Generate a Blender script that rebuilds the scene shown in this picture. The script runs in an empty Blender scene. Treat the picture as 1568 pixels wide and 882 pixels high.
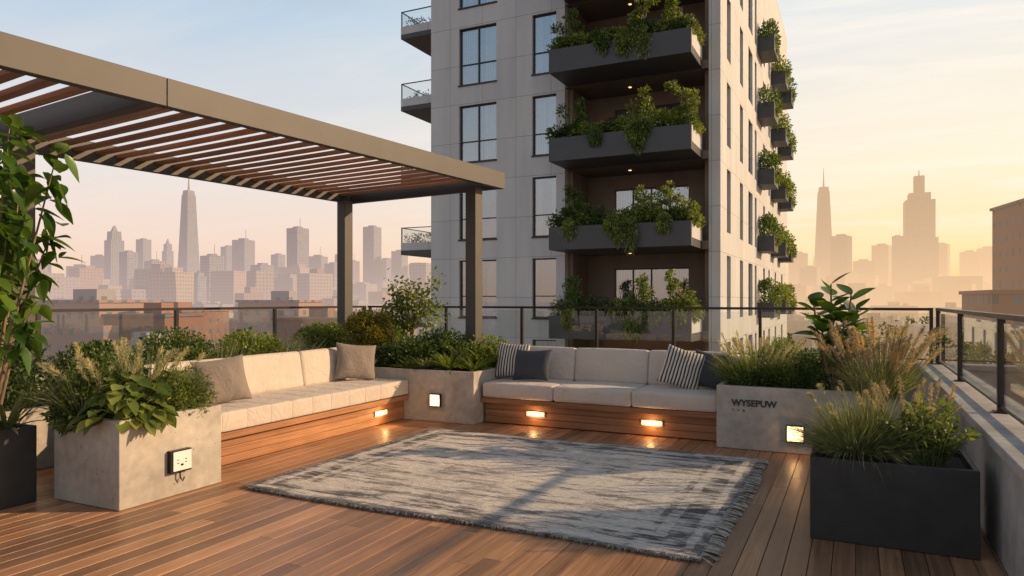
import bpy, math, random
import numpy as np
from mathutils import Vector, Matrix
random.seed(7); rng=np.random.default_rng(7)
scene=bpy.context.scene
scene.view_settings.view_transform='Standard'
scene.view_settings.look='None'
scene.view_settings.exposure=0
SUN_AZ=math.radians(62); SUN_EL=math.radians(21)
SD=(math.sin(SUN_AZ),math.cos(SUN_AZ))
GL=(math.sin(math.radians(47)),math.cos(math.radians(47)))
# ---------------------------------------------------------------- node helpers
class NT:
    def __init__(s,name):
        s.m=bpy.data.materials.new(name); s.m.use_nodes=True; s.t=s.m.node_tree
        s.b=s.t.nodes['Principled BSDF']; s.o=s.t.nodes['Material Output']
    def n(s,ty,**k):
        x=s.t.nodes.new(ty)
        for a,b in k.items(): setattr(x,a,b)
        return x
    def l(s,a,b): s.t.links.new(a,b)
    def coord(s,scale=(1,1,1)):
        c=s.n('ShaderNodeTexCoord'); m=s.n('ShaderNodeMapping'); m.inputs['Scale'].default_value=scale
        s.l(c.outputs['Object'],m.inputs['Vector']); return m.outputs[0]
    def noise(s,scale,detail=4,vec=None,rough=.55,dist=0):
        x=s.n('ShaderNodeTexNoise'); x.inputs['Scale'].default_value=scale; x.inputs['Detail'].default_value=detail
        x.inputs['Roughness'].default_value=rough; x.inputs['Distortion'].default_value=dist
        if vec is None: vec=s.coord()
        s.l(vec,x.inputs['Vector']); return x.outputs['Fac']
    def ramp(s,fac,stops):
        r=s.n('ShaderNodeValToRGB'); e=r.color_ramp.elements
        while len(e)<len(stops): e.new(.5)
        for i,(p,c) in enumerate(stops): e[i].position=p; e[i].color=(*c,1)
        s.l(fac,r.inputs[0]); return r.outputs[0]
    def math(s,op,a,b=None,clamp=False):
        x=s.n('ShaderNodeMath',operation=op); x.use_clamp=clamp
        for i,v in enumerate([a,b]):
            if v is None: continue
            if isinstance(v,(int,float)): x.inputs[i].default_value=v
            else: s.l(v,x.inputs[i])
        return x.outputs[0]
    def mix(s,f,a,b,mode='MIX'):
        x=s.n('ShaderNodeMix',data_type='RGBA',blend_type=mode)
        for i,v in ((0,f),(6,a),(7,b)):
            if isinstance(v,(int,float)): x.inputs[i].default_value=v
            elif isinstance(v,tuple): x.inputs[i].default_value=(*v,1)
            else: s.l(v,x.inputs[i])
        return x.outputs[2]
    def bump(s,h,strength=.3,dist=.01):
        x=s.n('ShaderNodeBump'); x.inputs['Strength'].default_value=strength; x.inputs['Distance'].default_value=dist
        s.l(h,x.inputs['Height']); s.l(x.outputs[0],s.b.inputs['Normal'])
    def col(s,c): s.l(c,s.b.inputs['Base Color'])
    def rough(s,v):
        if isinstance(v,(int,float)): s.b.inputs['Roughness'].default_value=v
        else: s.l(v,s.b.inputs['Roughness'])

def plain(name,c,rough=.6,metal=0,var=.15,scale=6):
    k=NT(name); f=k.noise(scale,5)
    k.col(k.ramp(f,[(.3,tuple(x*(1-var) for x in c)),(.7,tuple(min(1,x*(1+var)) for x in c))]))
    k.rough(rough); k.b.inputs['Metallic'].default_value=metal; return k
def concrete(name,c):
    k=NT(name); f=k.noise(2.2,8); g=k.noise(14,6); 
    col=k.ramp(f,[(.3,tuple(x*.72 for x in c)),(.55,c),(.75,tuple(x*1.2 for x in c))])
    col=k.mix(.3,col,k.ramp(g,[(.35,(.38,.38,.38)),(.65,(.72,.71,.69))]),'OVERLAY')
    v=k.n('ShaderNodeTexVoronoi'); v.inputs['Scale'].default_value=16; k.l(k.coord(),v.inputs['Vector'])
    pit=k.ramp(v.outputs['Distance'],[(.06,(0,0,0)),(.12,(1,1,1))])
    pm=k.ramp(k.noise(5,2),[(.5,(0,0,0)),(.6,(1,1,1))])
    pitm=k.mix(pm,(1,1,1),pit)
    col=k.mix(1,col,k.mix(.6,(1,1,1),pitm),'MULTIPLY')
    k.col(col); k.rough(.85)
    k.bump(k.math('ADD',k.math('MULTIPLY',g,.6),pitm),.25,.006); return k
def wood(name,c1,c2,axis='y',rough=.45,scale=1,bands=None):
    k=NT(name); sc={'y':(34,1.3,34),'x':(1.3,34,34)}[axis]
    vec=k.coord(tuple(a*scale for a in sc))
    geo=k.n('ShaderNodeNewGeometry')
    add=k.n('ShaderNodeVectorMath',operation='ADD'); k.l(vec,add.inputs[0])
    cmb=k.n('ShaderNodeCombineXYZ'); r=k.math('MULTIPLY',geo.outputs['Random Per Island'],50)
    for i in range(3): k.l(r,cmb.inputs[i])
    k.l(cmb.outputs[0],add.inputs[1]); v=add.outputs[0]
    f=k.noise(1,6,v,.6,.6)
    col=k.ramp(f,[(.3,c2),(.5,tuple((a+b)/2 for a,b in zip(c1,c2))),(.7,c1)])
    rb=k.ramp(geo.outputs['Random Per Island'],bands or [(0,(.72,.70,.70)),(.5,(1,.95,.92)),(1,(1.25,1.2,1.12))])
    col=k.mix(1,col,rb,'MULTIPLY')
    dirt=k.ramp(k.noise(1.2,6),[(.35,(.78,.76,.75)),(.65,(1.1,1.1,1.1))])
    col=k.mix(1,col,dirt,'MULTIPLY')
    k.col(col); k.rough(k.math('ADD',k.math('MULTIPLY',f,.35),rough-.15)); k.bump(f,.2,.003); return k
def foliage(name,c1,c2,c3=None,trans=.35,rough=.5):
    k=NT(name); g=k.n('ShaderNodeNewGeometry')
    c3=c3 or tuple(x*1.5 for x in c2)
    col=k.ramp(g.outputs['Random Per Island'],[(0,c1),(.55,c2),(1,c3)])
    cl=k.ramp(k.noise(3.5,3),[(.35,(.62,.66,.6)),(.65,(1.3,1.25,1.05))])
    col=k.mix(1,col,cl,'MULTIPLY')
    k.col(col); k.rough(rough)
    tr=k.n('ShaderNodeBsdfTranslucent'); k.l(k.mix(1,col,(1.7,1.6,.6),'MULTIPLY'),tr.inputs[0])
    ms=k.n('ShaderNodeMixShader'); ms.inputs[0].default_value=trans
    k.l(k.b.outputs[0],ms.inputs[1]); k.l(tr.outputs[0],ms.inputs[2]); k.l(ms.outputs[0],k.o.inputs[0]); return k
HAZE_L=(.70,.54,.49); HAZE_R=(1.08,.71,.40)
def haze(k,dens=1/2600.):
    """aerial perspective: emission painted into the material stands for in-scattered light; grows with distance from the site, denser near the ground"""
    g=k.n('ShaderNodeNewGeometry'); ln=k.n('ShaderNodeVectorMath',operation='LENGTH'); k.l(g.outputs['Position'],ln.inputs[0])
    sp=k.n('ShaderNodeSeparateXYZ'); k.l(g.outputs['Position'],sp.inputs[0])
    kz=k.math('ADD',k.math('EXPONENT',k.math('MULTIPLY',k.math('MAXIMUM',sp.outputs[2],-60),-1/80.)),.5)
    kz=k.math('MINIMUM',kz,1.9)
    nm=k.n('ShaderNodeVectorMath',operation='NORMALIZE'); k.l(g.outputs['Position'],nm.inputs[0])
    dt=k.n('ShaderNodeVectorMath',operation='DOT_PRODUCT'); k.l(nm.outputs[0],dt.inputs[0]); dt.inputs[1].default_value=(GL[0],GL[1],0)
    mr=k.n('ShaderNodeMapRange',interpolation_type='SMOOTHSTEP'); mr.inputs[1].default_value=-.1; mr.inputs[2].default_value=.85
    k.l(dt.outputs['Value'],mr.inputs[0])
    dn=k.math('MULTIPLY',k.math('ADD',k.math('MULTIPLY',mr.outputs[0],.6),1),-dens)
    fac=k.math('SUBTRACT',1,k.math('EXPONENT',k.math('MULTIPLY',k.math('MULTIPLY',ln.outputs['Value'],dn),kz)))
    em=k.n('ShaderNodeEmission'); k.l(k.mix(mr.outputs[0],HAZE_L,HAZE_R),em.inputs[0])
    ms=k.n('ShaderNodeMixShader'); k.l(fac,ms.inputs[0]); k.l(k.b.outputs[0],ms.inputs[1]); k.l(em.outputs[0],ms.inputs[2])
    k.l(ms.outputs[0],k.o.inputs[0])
def facade_uv(k):
    g=k.n('ShaderNodeNewGeometry'); p=k.n('ShaderNodeSeparateXYZ'); k.l(g.outputs['Position'],p.inputs[0])
    n=k.n('ShaderNodeSeparateXYZ'); k.l(g.outputs['True Normal'],n.inputs[0])
    u=k.math('ADD',k.math('MULTIPLY',p.outputs[0],k.math('ABSOLUTE',n.outputs[1])),k.math('MULTIPLY',p.outputs[1],k.math('ABSOLUTE',n.outputs[0])))
    c=k.n('ShaderNodeCombineXYZ'); k.l(u,c.inputs[0]); k.l(p.outputs[2],c.inputs[1])
    return c.outputs[0],k.math('ABSOLUTE',n.outputs[2]),g
def city_mat(name,walls,bw=3.2,rh=3.4,mort=.85,dens=1/2600.,glass=((.05,.06,.08),(.14,.16,.19))):
    k=NT(name); uv,nz,g=facade_uv(k)
    b=k.n('ShaderNodeTexBrick'); b.offset=0; b.squash=1
    k.l(uv,b.inputs['Vector']); b.inputs['Scale'].default_value=1
    b.inputs['Color1'].default_value=(*glass[0],1); b.inputs['Color2'].default_value=(*glass[1],1)
    b.inputs['Mortar Size'].default_value=mort; b.inputs['Mortar Smooth'].default_value=0; b.inputs['Brick Width'].default_value=bw; b.inputs['Row Height'].default_value=rh
    w=k.ramp(g.outputs['Random Per Island'],walls); k.l(w,b.inputs['Mortar'])
    roof=k.ramp(k.noise(.2,4),[(.4,(.10,.09,.09)),(.6,(.2,.18,.17))])
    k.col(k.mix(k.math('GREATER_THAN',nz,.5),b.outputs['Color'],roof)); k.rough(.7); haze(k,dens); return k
# ---------------------------------------------------------------- mesh helpers
class MB:
    def __init__(s): s.v=[];s.f=[];s.m=[]
    def box(s,x0,x1,y0,y1,z0,z1,mat=0,M=None):
        o=len(s.v); c=[(x0,y0,z0),(x1,y0,z0),(x1,y1,z0),(x0,y1,z0),(x0,y0,z1),(x1,y0,z1),(x1,y1,z1),(x0,y1,z1)]
        if M: c=[tuple(M@Vector(p)) for p in c]
        s.v+=c
        for f in ((0,3,2,1),(4,5,6,7),(0,1,5,4),(1,2,6,5),(2,3,7,6),(3,0,4,7)): s.f.append(tuple(o+i for i in f)); s.m.append(mat)
    def ring(s,x0,x1,y0,y1,t,z0,z1,mat=0):
        o=len(s.v)
        for a in (0,t):
            for z in (z0,z1): s.v+=[(x0+a,y0+a,z),(x1-a,y0+a,z),(x1-a,y1-a,z),(x0+a,y1-a,z)]
        for i in range(4):
            j=(i+1)%4
            for f in ((i,j,4+j,4+i),(8+j,8+i,12+i,12+j),(4+i,4+j,12+j,12+i),(j,i,8+i,8+j)): s.f.append(tuple(o+q for q in f)); s.m.append(mat)
    def taper(s,cx,cy,w0,d0,w1,d1,z0,z1,mat=0,rot=0):
        o=len(s.v); ca,sa=math.cos(rot),math.sin(rot)
        for w,d,z in((w0,d0,z0),(w1,d1,z1)):
            for a,b in((-1,-1),(1,-1),(1,1),(-1,1)):
                x,y=a*w/2,b*d/2; s.v.append((cx+x*ca-y*sa,cy+x*sa+y*ca,z))
        for f in ((0,3,2,1),(4,5,6,7),(0,1,5,4),(1,2,6,5),(2,3,7,6),(3,0,4,7)): s.f.append(tuple(o+i for i in f)); s.m.append(mat)
    def tube(s,pts,rad,sides=7,mat=0):
        o=len(s.v); n=len(pts)
        for i,p in enumerate(pts):
            p=Vector(p); a=Vector(pts[max(0,i-1)]); b=Vector(pts[min(n-1,i+1)]); d=(b-a).normalized()
            q=d.orthogonal().normalized() if abs(d.z)<.9 else Vector((1,0,0)); e=d.cross(q).normalized(); q=e.cross(d)
            for j in range(sides):
                t=2*math.pi*j/sides; s.v.append(tuple(p+(q*math.cos(t)+e*math.sin(t))*rad[i]))
        for i in range(n-1):
            for j in range(sides):
                s.f.append((o+i*sides+j,o+i*sides+(j+1)%sides,o+(i+1)*sides+(j+1)%sides,o+(i+1)*sides+j)); s.m.append(mat)
        s.f.append(tuple(o+(n-1)*sides+j for j in range(sides))); s.m.append(mat)
    def cushion(s,c,h,r,puff=(0,0,0),M=None,mat=0):
        """rounded, puffed box; c centre, h half sizes"""
        def samp(hh): 
            rr=min(r,hh*.98); inn=np.linspace(-hh+rr,hh-rr,7)
            a=[-hh,-hh+rr*.12,-hh+rr*.35,-hh+rr*.65]; return a+list(inn)+[-x for x in reversed(a)]
        S=[samp(x) for x in h]
        for ax in range(3):
            for sg in(-1,1):
                u,v=(ax+1)%3,(ax+2)%3; A,B=S[u],S[v]; o=len(s.v)
                for a in A:
                    for b in B:
                        p=[0,0,0]; p[ax]=sg*h[ax]; p[u]=a; p[v]=b
                        q=[max(-(h[i]-min(r,h[i]*.98)),min(h[i]-min(r,h[i]*.98),p[i])) for i in range(3)]
                        d=Vector([p[i]-q[i] for i in range(3)]); 
                        if d.length>0: d=d.normalized()*r
                        P=Vector(q)+d; 
                        pp=list(P)
                        for i in range(3):
                            j,k2=(i+1)%3,(i+2)%3
                            pp[i]+=puff[i]*(P[i]/h[i])*(1-(P[j]/h[j])**2)*(1-(P[k2]/h[k2])**2)
                        P=Vector(pp)+Vector(c)
                        if M: P=M@P
                        s.v.append(tuple(P))
                nb=len(B)
                for i in range(len(A)-1):
                    for j in range(nb-1):
                        f=(o+i*nb+j,o+(i+1)*nb+j,o+(i+1)*nb+j+1,o+i*nb+j+1)
                        s.f.append(f if sg>0 else f[::-1]); s.m.append(mat)
    def obj(s,name,mats,bevel=0,smooth=False,merge=False,parent=None,loc=None,rotz=0):
        me=bpy.data.meshes.new(name); me.from_pydata(s.v,[],s.f)
        for m in mats: me.materials.append(m.m if isinstance(m,NT) else m)
        me.polygons.foreach_set('material_index',s.m)
        if merge:
            import bmesh
            bm=bmesh.new(); bm.from_mesh(me); bmesh.ops.remove_doubles(bm,verts=bm.verts,dist=.0004); bm.to_mesh(me); bm.free()
        if smooth: me.polygons.foreach_set('use_smooth',[True]*len(me.polygons))
        o=bpy.data.objects.new(name,me); scene.collection.objects.link(o)
        if bevel:
            b=o.modifiers.new('bevel','BEVEL'); b.width=bevel; b.segments=2; b.limit_method='ANGLE'
        if parent: o.parent=parent
        if loc: o.location=loc
        o.rotation_euler[2]=rotz
        return o
def nrm(a): return a/np.maximum(1e-9,np.linalg.norm(a,axis=-1,keepdims=True))
LEAF=lambda t: np.sin(np.pi*np.clip(t,0,1)**.8)*.97+.03
BLADE=lambda t: np.clip(1-t,0,1)**.5*.95+.05
class Fol:
    def __init__(s): s.V=[];s.F=[];s.M=[];s.c=0
    def strips(s,P,D,N,L,W,bend=0.,segs=2,prof=LEAF,fold=0,mat=0):
        P=np.asarray(P,float);n=len(P); D=nrm(np.asarray(D,float)); N=np.asarray(N,float)
        L=np.broadcast_to(L,(n,)); W=np.broadcast_to(W,(n,)); bend=np.broadcast_to(bend,(n,))
        t=np.linspace(0,1,segs+1); C=P[:,None]+D[:,None]*(L[:,None]*t)[...,None]
        C[...,2]-=bend[:,None]*L[:,None]*t**2
        S=nrm(np.cross(D,N)); N2=nrm(np.cross(S,D)); w=(W[:,None]*prof(t)[None])[...,None]*.5
        if fold: cols=[C-S[:,None]*w,C-N2[:,None]*w*fold,C+S[:,None]*w]
        else: cols=[C-S[:,None]*w,C+S[:,None]*w]
        A=np.stack(cols,2); nc=len(cols); V=A.reshape(-1,3)
        base=(np.arange(n)*(segs+1)*nc)[:,None,None]; i=np.arange(segs)[None,:,None]; j=np.arange(nc-1)[None,None,:]
        a=base+i*nc+j; q=np.stack([a,a+1,a+nc+1,a+nc],-1).reshape(-1,4)+s.c
        s.V.append(V); s.F.append(q); s.M.append(np.full(len(q),mat)); s.c+=len(V)
    def tube(s,pts,rad,sides=6,mat=1):
        m=MB(); m.tube(pts,rad,sides); q=m.f[:-1]
        s.V.append(np.array(m.v)); s.F.append(np.array(q)+s.c); s.M.append(np.full(len(q),mat)); s.c+=len(m.v)
    def blob(s,c,r,n,ll,lw,clumps=14,up=.4,mat=0,shell=.55,sig=.28,segs=2,droop=.15):
        c=np.array(c,float); r=np.array(r if hasattr(r,'__len__') else (r,r,r),float)
        d=nrm(rng.normal(size=(clumps,3))); rad=rng.uniform(shell,.95,(clumps,1)); cc=d*rad
        k=rng.integers(0,clumps,n); p=cc[k]+rng.normal(size=(n,3))*sig
        ln=np.linalg.norm(p,axis=1,keepdims=True); p=np.where(ln>1.15,p/ln*rng.uniform(.8,1.15,(n,1)),p)
        D=nrm(p+rng.normal(size=(n,3))*.7+np.array([0,0,up])); N=rng.normal(size=(n,3))+np.array([0,0,.8])
        s.strips(c+p*r,D,N,rng.uniform(.7,1.3,n)*ll,rng.uniform(.7,1.2,n)*lw,droop,segs,LEAF,0,mat)
    def grass(s,c,rad,n,h,w=.008,spread=.55,bend=.45,mat=0,segs=5,hv=.35):
        a=rng.uniform(0,2*np.pi,n); q=np.sqrt(rng.uniform(0,1,n))
        P=np.array(c)+np.stack([np.cos(a)*q*rad,np.sin(a)*q*rad,np.zeros(n)],1)
        o=np.stack([np.cos(a),np.sin(a),np.zeros(n)],1)*(q*spread*1.3)[:,None]+rng.normal(size=(n,3))*.16
        D=o+np.array([0,0,1]); N=np.stack([np.cos(a),np.sin(a),np.full(n,.2)],1)+rng.normal(size=(n,3))*.3
        L=h*rng.uniform(1-hv,1+hv*.5,n)
        s.strips(P,D,N,L,w,bend*rng.uniform(.3,1.2,n)*np.clip(q+.2,0,1),segs,BLADE,0,mat)
    def plumes(s,c,rad,n,h,mat=1,spread=.5,plen=.28,fuzz=90,fl=.035,stem=0,fw=.0045):
        for i in range(n):
            a=random.uniform(0,6.28); q=random.random()**.5
            p0=Vector(c)+Vector((math.cos(a)*q*rad,math.sin(a)*q*rad,0))
            d=Vector((math.cos(a)*q*spread,math.sin(a)*q*spread,1)).normalized(); L=h*random.uniform(.72,1.08); b=random.uniform(.05,.25)
            f=lambda t:p0+d*L*t+Vector((d.x*b*t*t,d.y*b*t*t,-.3*b*t*t))
            s.tube([f(t) for t in (0,.35,.7,1)],[.0025,.002,.0015,.001],3,stem)
            t=rng.uniform(1-plen/L,1.0,fuzz); P=np.array([f(x) for x in t]); ax=np.array(d)
            w=np.sin(np.pi*np.clip((1-t)/(plen/L),0.02,1)**.7)
            D=nrm(rng.normal(size=(fuzz,3)))*.8+ax; s.strips(P,D,rng.normal(size=(fuzz,3)),fl*(w*.9+.25),fw,.15,1,BLADE,0,mat)
    def bigleaf(s,P,D,L,W,bend=.35,mat=0,fold=.35,segs=6):
        P=np.asarray(P,float);D=nrm(np.asarray(D,float)); up=np.array([0,0,1.])+rng.normal(size=P.shape)*.25
        s.strips(P,D,up,L,W,bend,segs,LEAF,fold,mat)
    def obj(s,name,mats,smooth=True):
        V=np.concatenate(s.V);F=np.concatenate(s.F).astype(np.int32);M=np.concatenate(s.M).astype(np.int32)
        me=bpy.data.meshes.new(name); me.vertices.add(len(V)); me.vertices.foreach_set('co',V.astype(np.float32).ravel())
        me.loops.add(F.size); me.loops.foreach_set('vertex_index',F.ravel()); me.polygons.add(len(F))
        me.polygons.foreach_set('loop_start',np.arange(0,F.size,4,dtype=np.int32))
        me.polygons.foreach_set('loop_total',np.full(len(F),4,dtype=np.int32))
        me.update(calc_edges=True)
        for m in mats: me.materials.append(m.m)
        me.polygons.foreach_set('material_index',M); me.polygons.foreach_set('use_smooth',np.full(len(F),smooth))
        o=bpy.data.objects.new(name,me); scene.collection.objects.link(o); return o
# ---------------------------------------------------------------- materials
M_deck=wood('deck_wood',(.56,.31,.17),(.27,.14,.075),'y',.38,1,[(0,(.58,.57,.58)),(.3,(.82,.79,.77)),(.65,(1,.95,.90)),(1,(1.3,1.23,1.13))])
M_benchx=wood('bench_wood_x',(.38,.18,.08),(.21,.095,.042),'x',.5)
M_benchy=wood('bench_wood_y',(.44,.22,.10),(.26,.12,.055),'y',.5)
M_slat=wood('slat_wood',(.46,.22,.11),(.30,.135,.06),'x',.5)
M_conc=concrete('planter_concrete',(.42,.38,.33))
M_conc2=concrete('parapet_stone',(.38,.365,.35))
M_black=plain('black_metal',(.030,.031,.033),.5,.0,.2,8)
M_steel=plain('bronze_frame',(.062,.055,.051),.55,.0,.12,3)
M_soil=plain('soil',(.04,.028,.02),.95,0,.4,30)
M_rail=plain('rail_metal',(.035,.032,.03),.35,.6)
M_white=plain('white_plastic',(.75,.74,.70),.4,0,.03)
def fabric(name,c,fine=260):
    k=NT(name); k.b.inputs['Sheen Weight'].default_value=.15
    f=k.noise(3,3); k.col(k.ramp(f,[(.3,tuple(x*.9 for x in c)),(.7,c)])); k.rough(.9)
    a=k.noise(fine,2); b=k.noise(5,4,None,.6,1.2); k.bump(k.math('ADD',k.math('MULTIPLY',a,.12),b),.65,.035); return k
M_cush=fabric('linen_cushion',(.60,.515,.445)); M_taupe=fabric('taupe_fabric',(.25,.205,.175)); M_navy=fabric('charcoal_fabric',(.045,.052,.062))
M_stripe=fabric('striped_fabric',(.6,.57,.52))
k=M_stripe; c=k.n('ShaderNodeTexCoord'); w=k.n('ShaderNodeTexWave',bands_direction='X'); w.inputs['Scale'].default_value=8.5; w.inputs['Distortion'].default_value=1.4; w.inputs['Detail'].default_value=1
k.l(c.outputs['Object'],w.inputs['Vector']); k.col(k.ramp(w.outputs['Fac'],[(.38,(.03,.032,.038)),(.50,(.60,.54,.46))]))
def glass(name,tint,refl,base=.05):
    """architectural glass: clear pane with a Schlick reflection that is the same from both sides"""
    k=NT(name); t=k.n('ShaderNodeBsdfTransparent'); t.inputs[0].default_value=(*tint,1)
    g=k.n('ShaderNodeBsdfGlossy'); g.inputs['Roughness'].default_value=.01; g.inputs[0].default_value=(*refl,1)
    ge=k.n('ShaderNodeNewGeometry'); dp=k.n('ShaderNodeVectorMath',operation='DOT_PRODUCT'); k.l(ge.outputs['Incoming'],dp.inputs[0]); k.l(ge.outputs['True Normal'],dp.inputs[1])
    c=k.math('ABSOLUTE',dp.outputs['Value']); f=k.math('POWER',k.math('SUBTRACT',1,c),5.0)
    f=k.math('ADD',k.math('MULTIPLY',f,1-base),base,True)
    ms=k.n('ShaderNodeMixShader'); k.l(f,ms.inputs[0]); k.l(t.outputs[0],ms.inputs[1]); k.l(g.outputs[0],ms.inputs[2]); k.l(ms.outputs[0],k.o.inputs[0]); return k
M_glass=glass('railing_glass',(.93,.95,.94),(.9,.9,.9),.05)
M_bglass=glass('balcony_glass',(.94,.96,.96),(.9,.9,.9),.06)
M_tglass=glass('window_glass',(.72,.75,.76),(.80,.88,.96),.28)
def emis(name,c,st):
    k=NT(name); k.b.inputs['Emission Color'].default_value=(*c,1); k.b.inputs['Emission Strength'].default_value=st; k.b.inputs['Base Color'].default_value=(*c,1); return k
M_lamp=emis('lamp_panel',(1,.66,.30),2.2)
M_wlamp=emis('wall_lamp_panel',(1,.76,.45),1.5)
M_spot=emis('downlight',(1,.6,.25),2)
F_green=foliage('leaf_green',(.035,.07,.018),(.075,.13,.033),(.14,.20,.055))
F_dark=foliage('leaf_dark',(.022,.048,.018),(.05,.09,.028),(.09,.14,.04))
F_lime=foliage('leaf_lime',(.08,.13,.025),(.15,.21,.045),(.27,.30,.08))
F_yel=foliage('leaf_yellow',(.11,.12,.02),(.21,.19,.03),(.30,.26,.05))
F_grass=foliage('grass_green',(.07,.10,.04),(.14,.18,.07),(.25,.27,.12),.4)
F_sage=foliage('grass_sage',(.12,.15,.09),(.20,.23,.14),(.32,.32,.20),.4)
F_plume=foliage('plume',(.36,.28,.23),(.50,.40,.33),(.64,.54,.45),.3)
F_cream=foliage('plume_cream',(.38,.35,.24),(.52,.48,.35),(.66,.62,.46),.3)
F_big=foliage('fig_leaf',(.045,.10,.02),(.075,.155,.028),(.14,.23,.045),.35,.3)
F_bark=NT('bark'); F_bark.col(F_bark.ramp(F_bark.noise(18,5),[(.3,(.12,.08,.05)),(.7,(.28,.21,.13))])); F_bark.rough(.9)
# ---------------------------------------------------------------- terrace
d=MB(); x=-8.05; W=.122; G=.004
while x<.74:
    y=-4+random.uniform(-2.4,0)
    while y<10.2:
        L=random.choice([2.4,3.0,3.6]); y1=min(y+L,10.28)
        d.box(x,min(x+W-G,.745),max(y,-4),y1-.003,-.03,0)
        y+=L
    x+=W
d.obj('wooden_deck',[M_deck],bevel=.0015)
b=MB(); b.box(-8.3,1.2,-4.2,10.6,-42,-.05,0); b.obj('terrace_building',[M_conc2])
p=MB(); H=.70
tile=.9
def wallrun(ax,fx0,fx1,a0,a1):
    a=a0
    while a<a1-.01:
        e=min(a+tile,a1)-.004
        if ax=='y': p.box(fx0,fx1,a,e,-.045,H-.06,0); 
        else: p.box(a,e,fx0,fx1,-.045,H-.06,0)
        a+=tile
    a=a0
    while a<a1-.01:
        e=min(a+1.5,a1)-.004
        if ax=='y': p.box(fx0-.04,fx1+.04,a,e,H-.06,H,0)
        else: p.box(a,e,fx0-.04,fx1+.04,H-.06,H,0)
        a+=1.5
wallrun('y',.75,1.1,-4,10.24); wallrun('y',-8.2,-7.85,-4,10.24); wallrun('x',10.3,10.55,-8.2,1.1)
p.obj('terrace_parapet',[M_conc2],bevel=.006)
def railing(ax,fix,a0,a1,posts):
    r=MB(); zt=1.37
    def B(a,b,w0,w1,z0,z1,m): 
        if ax=='y': r.box(fix+w0,fix+w1,a,b,z0,z1,m)
        else: r.box(a,b,fix+w0,fix+w1,z0,z1,m)
    B(a0,a1,-.028,.028,zt,zt+.035,0); B(a0,a1,-.012,.012,H+.04,H+.06,0)
    for q in posts: B(q-.02,q+.02,-.024,.024,H+.001,zt-.001,0); B(q-.05,q+.05,-.05,.05,H+.001,H+.012,0)
    ps=sorted(posts)
    for u,v in zip(ps[:-1],ps[1:]): B(u+.03,v-.03,-.005,.005,H+.065,zt-.03,1)
    return r.obj('glass_railing',[M_rail,M_glass])
railing('y',.93,-4,10.35,[-3.9,-2,0,2.0,4.0,6.05,8.23,10.33])
railing('y',-7.98,-4,10.35,[-3.9,-2.2,-.5,1.2,2.9,4.66,6.4,8.14,10.33])
railing('x',10.4,-7.94,.88,[-7.9,-6.3,-4.87,-3.6,-2.41,-1.2,.0,.86])
# ---------------------------------------------------------------- planters
def planter(name,x0,x1,y0,y1,h,mat,t=.05,soil=.05,bev=.006):
    q=MB(); q.ring(x0,x1,y0,y1,t,.003,h)
    q.box(x0+t+.002,x1-t-.002,y0+t+.002,y1-t-.002,.01,h-soil,1); return q.obj(name,[mat,M_soil],bevel=bev)
planter('concrete_planter',-5.45,-4.70,3.3,4.2,.64,M_conc,.06)
planter('concrete_planter',-6.45,-4.13,7.45,8.95,.635,M_conc,.06)
planter('concrete_planter',-1.28,.40,7.42,8.9,.635,M_conc,.06)
planter('concrete_planter',-7.5,-6.50,3.2,7.35,.55,M_conc,.06)
planter('black_planter',-.26,.645,4.84,5.5,.515,M_black,.03,.04,.004)
planter('black_planter',-6.15,-5.49,2.1,3.2,.57,M_black,.03,.04,.004)
e=bpy.data.objects.new('planter_lettering',None); scene.collection.objects.link(e); e.location=(-1.13,7.416,.44)
for body,sz,dz,sp_ in (('WYSEPUW',.088,0,1.0),('T  F  B',.035,-.06,1.3)):
    cu=bpy.data.curves.new('letters','FONT'); cu.body=body; cu.size=sz; cu.extrude=.003; cu.space_character=sp_; cu.offset=.003 if dz==0 else 0
    cu.materials.append(M_black.m); o=bpy.data.objects.new('letters',cu); scene.collection.objects.link(o); o.parent=e; o.location=(.0,0,dz); o.rotation_euler=(math.pi/2,0,0)
# ---------------------------------------------------------------- pergola
q=MB(); zb,zt=3.07,3.30
q.box(-.09,0,-5.03,0,zb,zt,0); q.box(-.09,0,-9.8,-5.036,zb,zt,0)
q.box(-2.99,-2.9,-9.8,0,zb,zt,0)
q.box(-2.897,-.093,-.09,0,zb+.002,zt-.002,0); q.box(-2.897,-.093,-9.8,-9.71,zb+.002,zt-.002,0)
q.box(-2.897,-.093,-5.18,-5.06,zb+.002,zt-.01,0)
y=-.28
while y>-9.6:
    if not(-5.34<y<-4.90):
        Mx=Matrix.Translation((0,y,3.19))@Matrix.Rotation(math.radians(13),4,'X')
        q.box(-2.895,-.095,-.070,.070,-.022,.022,1,Mx)
    y-=.235
for (px,py,w) in((-.30,-.33,.17),(-2.80,-.33,.17),(-2.32,-5.12,.2),(-.30,-9.5,.17),(-2.80,-9.5,.17)):
    q.box(px-w/2,px+w/2,py-w/2,py+w/2,.002,zb-.002,0); q.box(px-w/2-.04,px+w/2+.04,py-w/2-.04,py+w/2+.04,.003,.02,0)
q.obj('pergola',[M_steel,M_slat],bevel=.004,loc=(-4.449,8.934,0),rotz=math.radians(-6.4))
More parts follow.
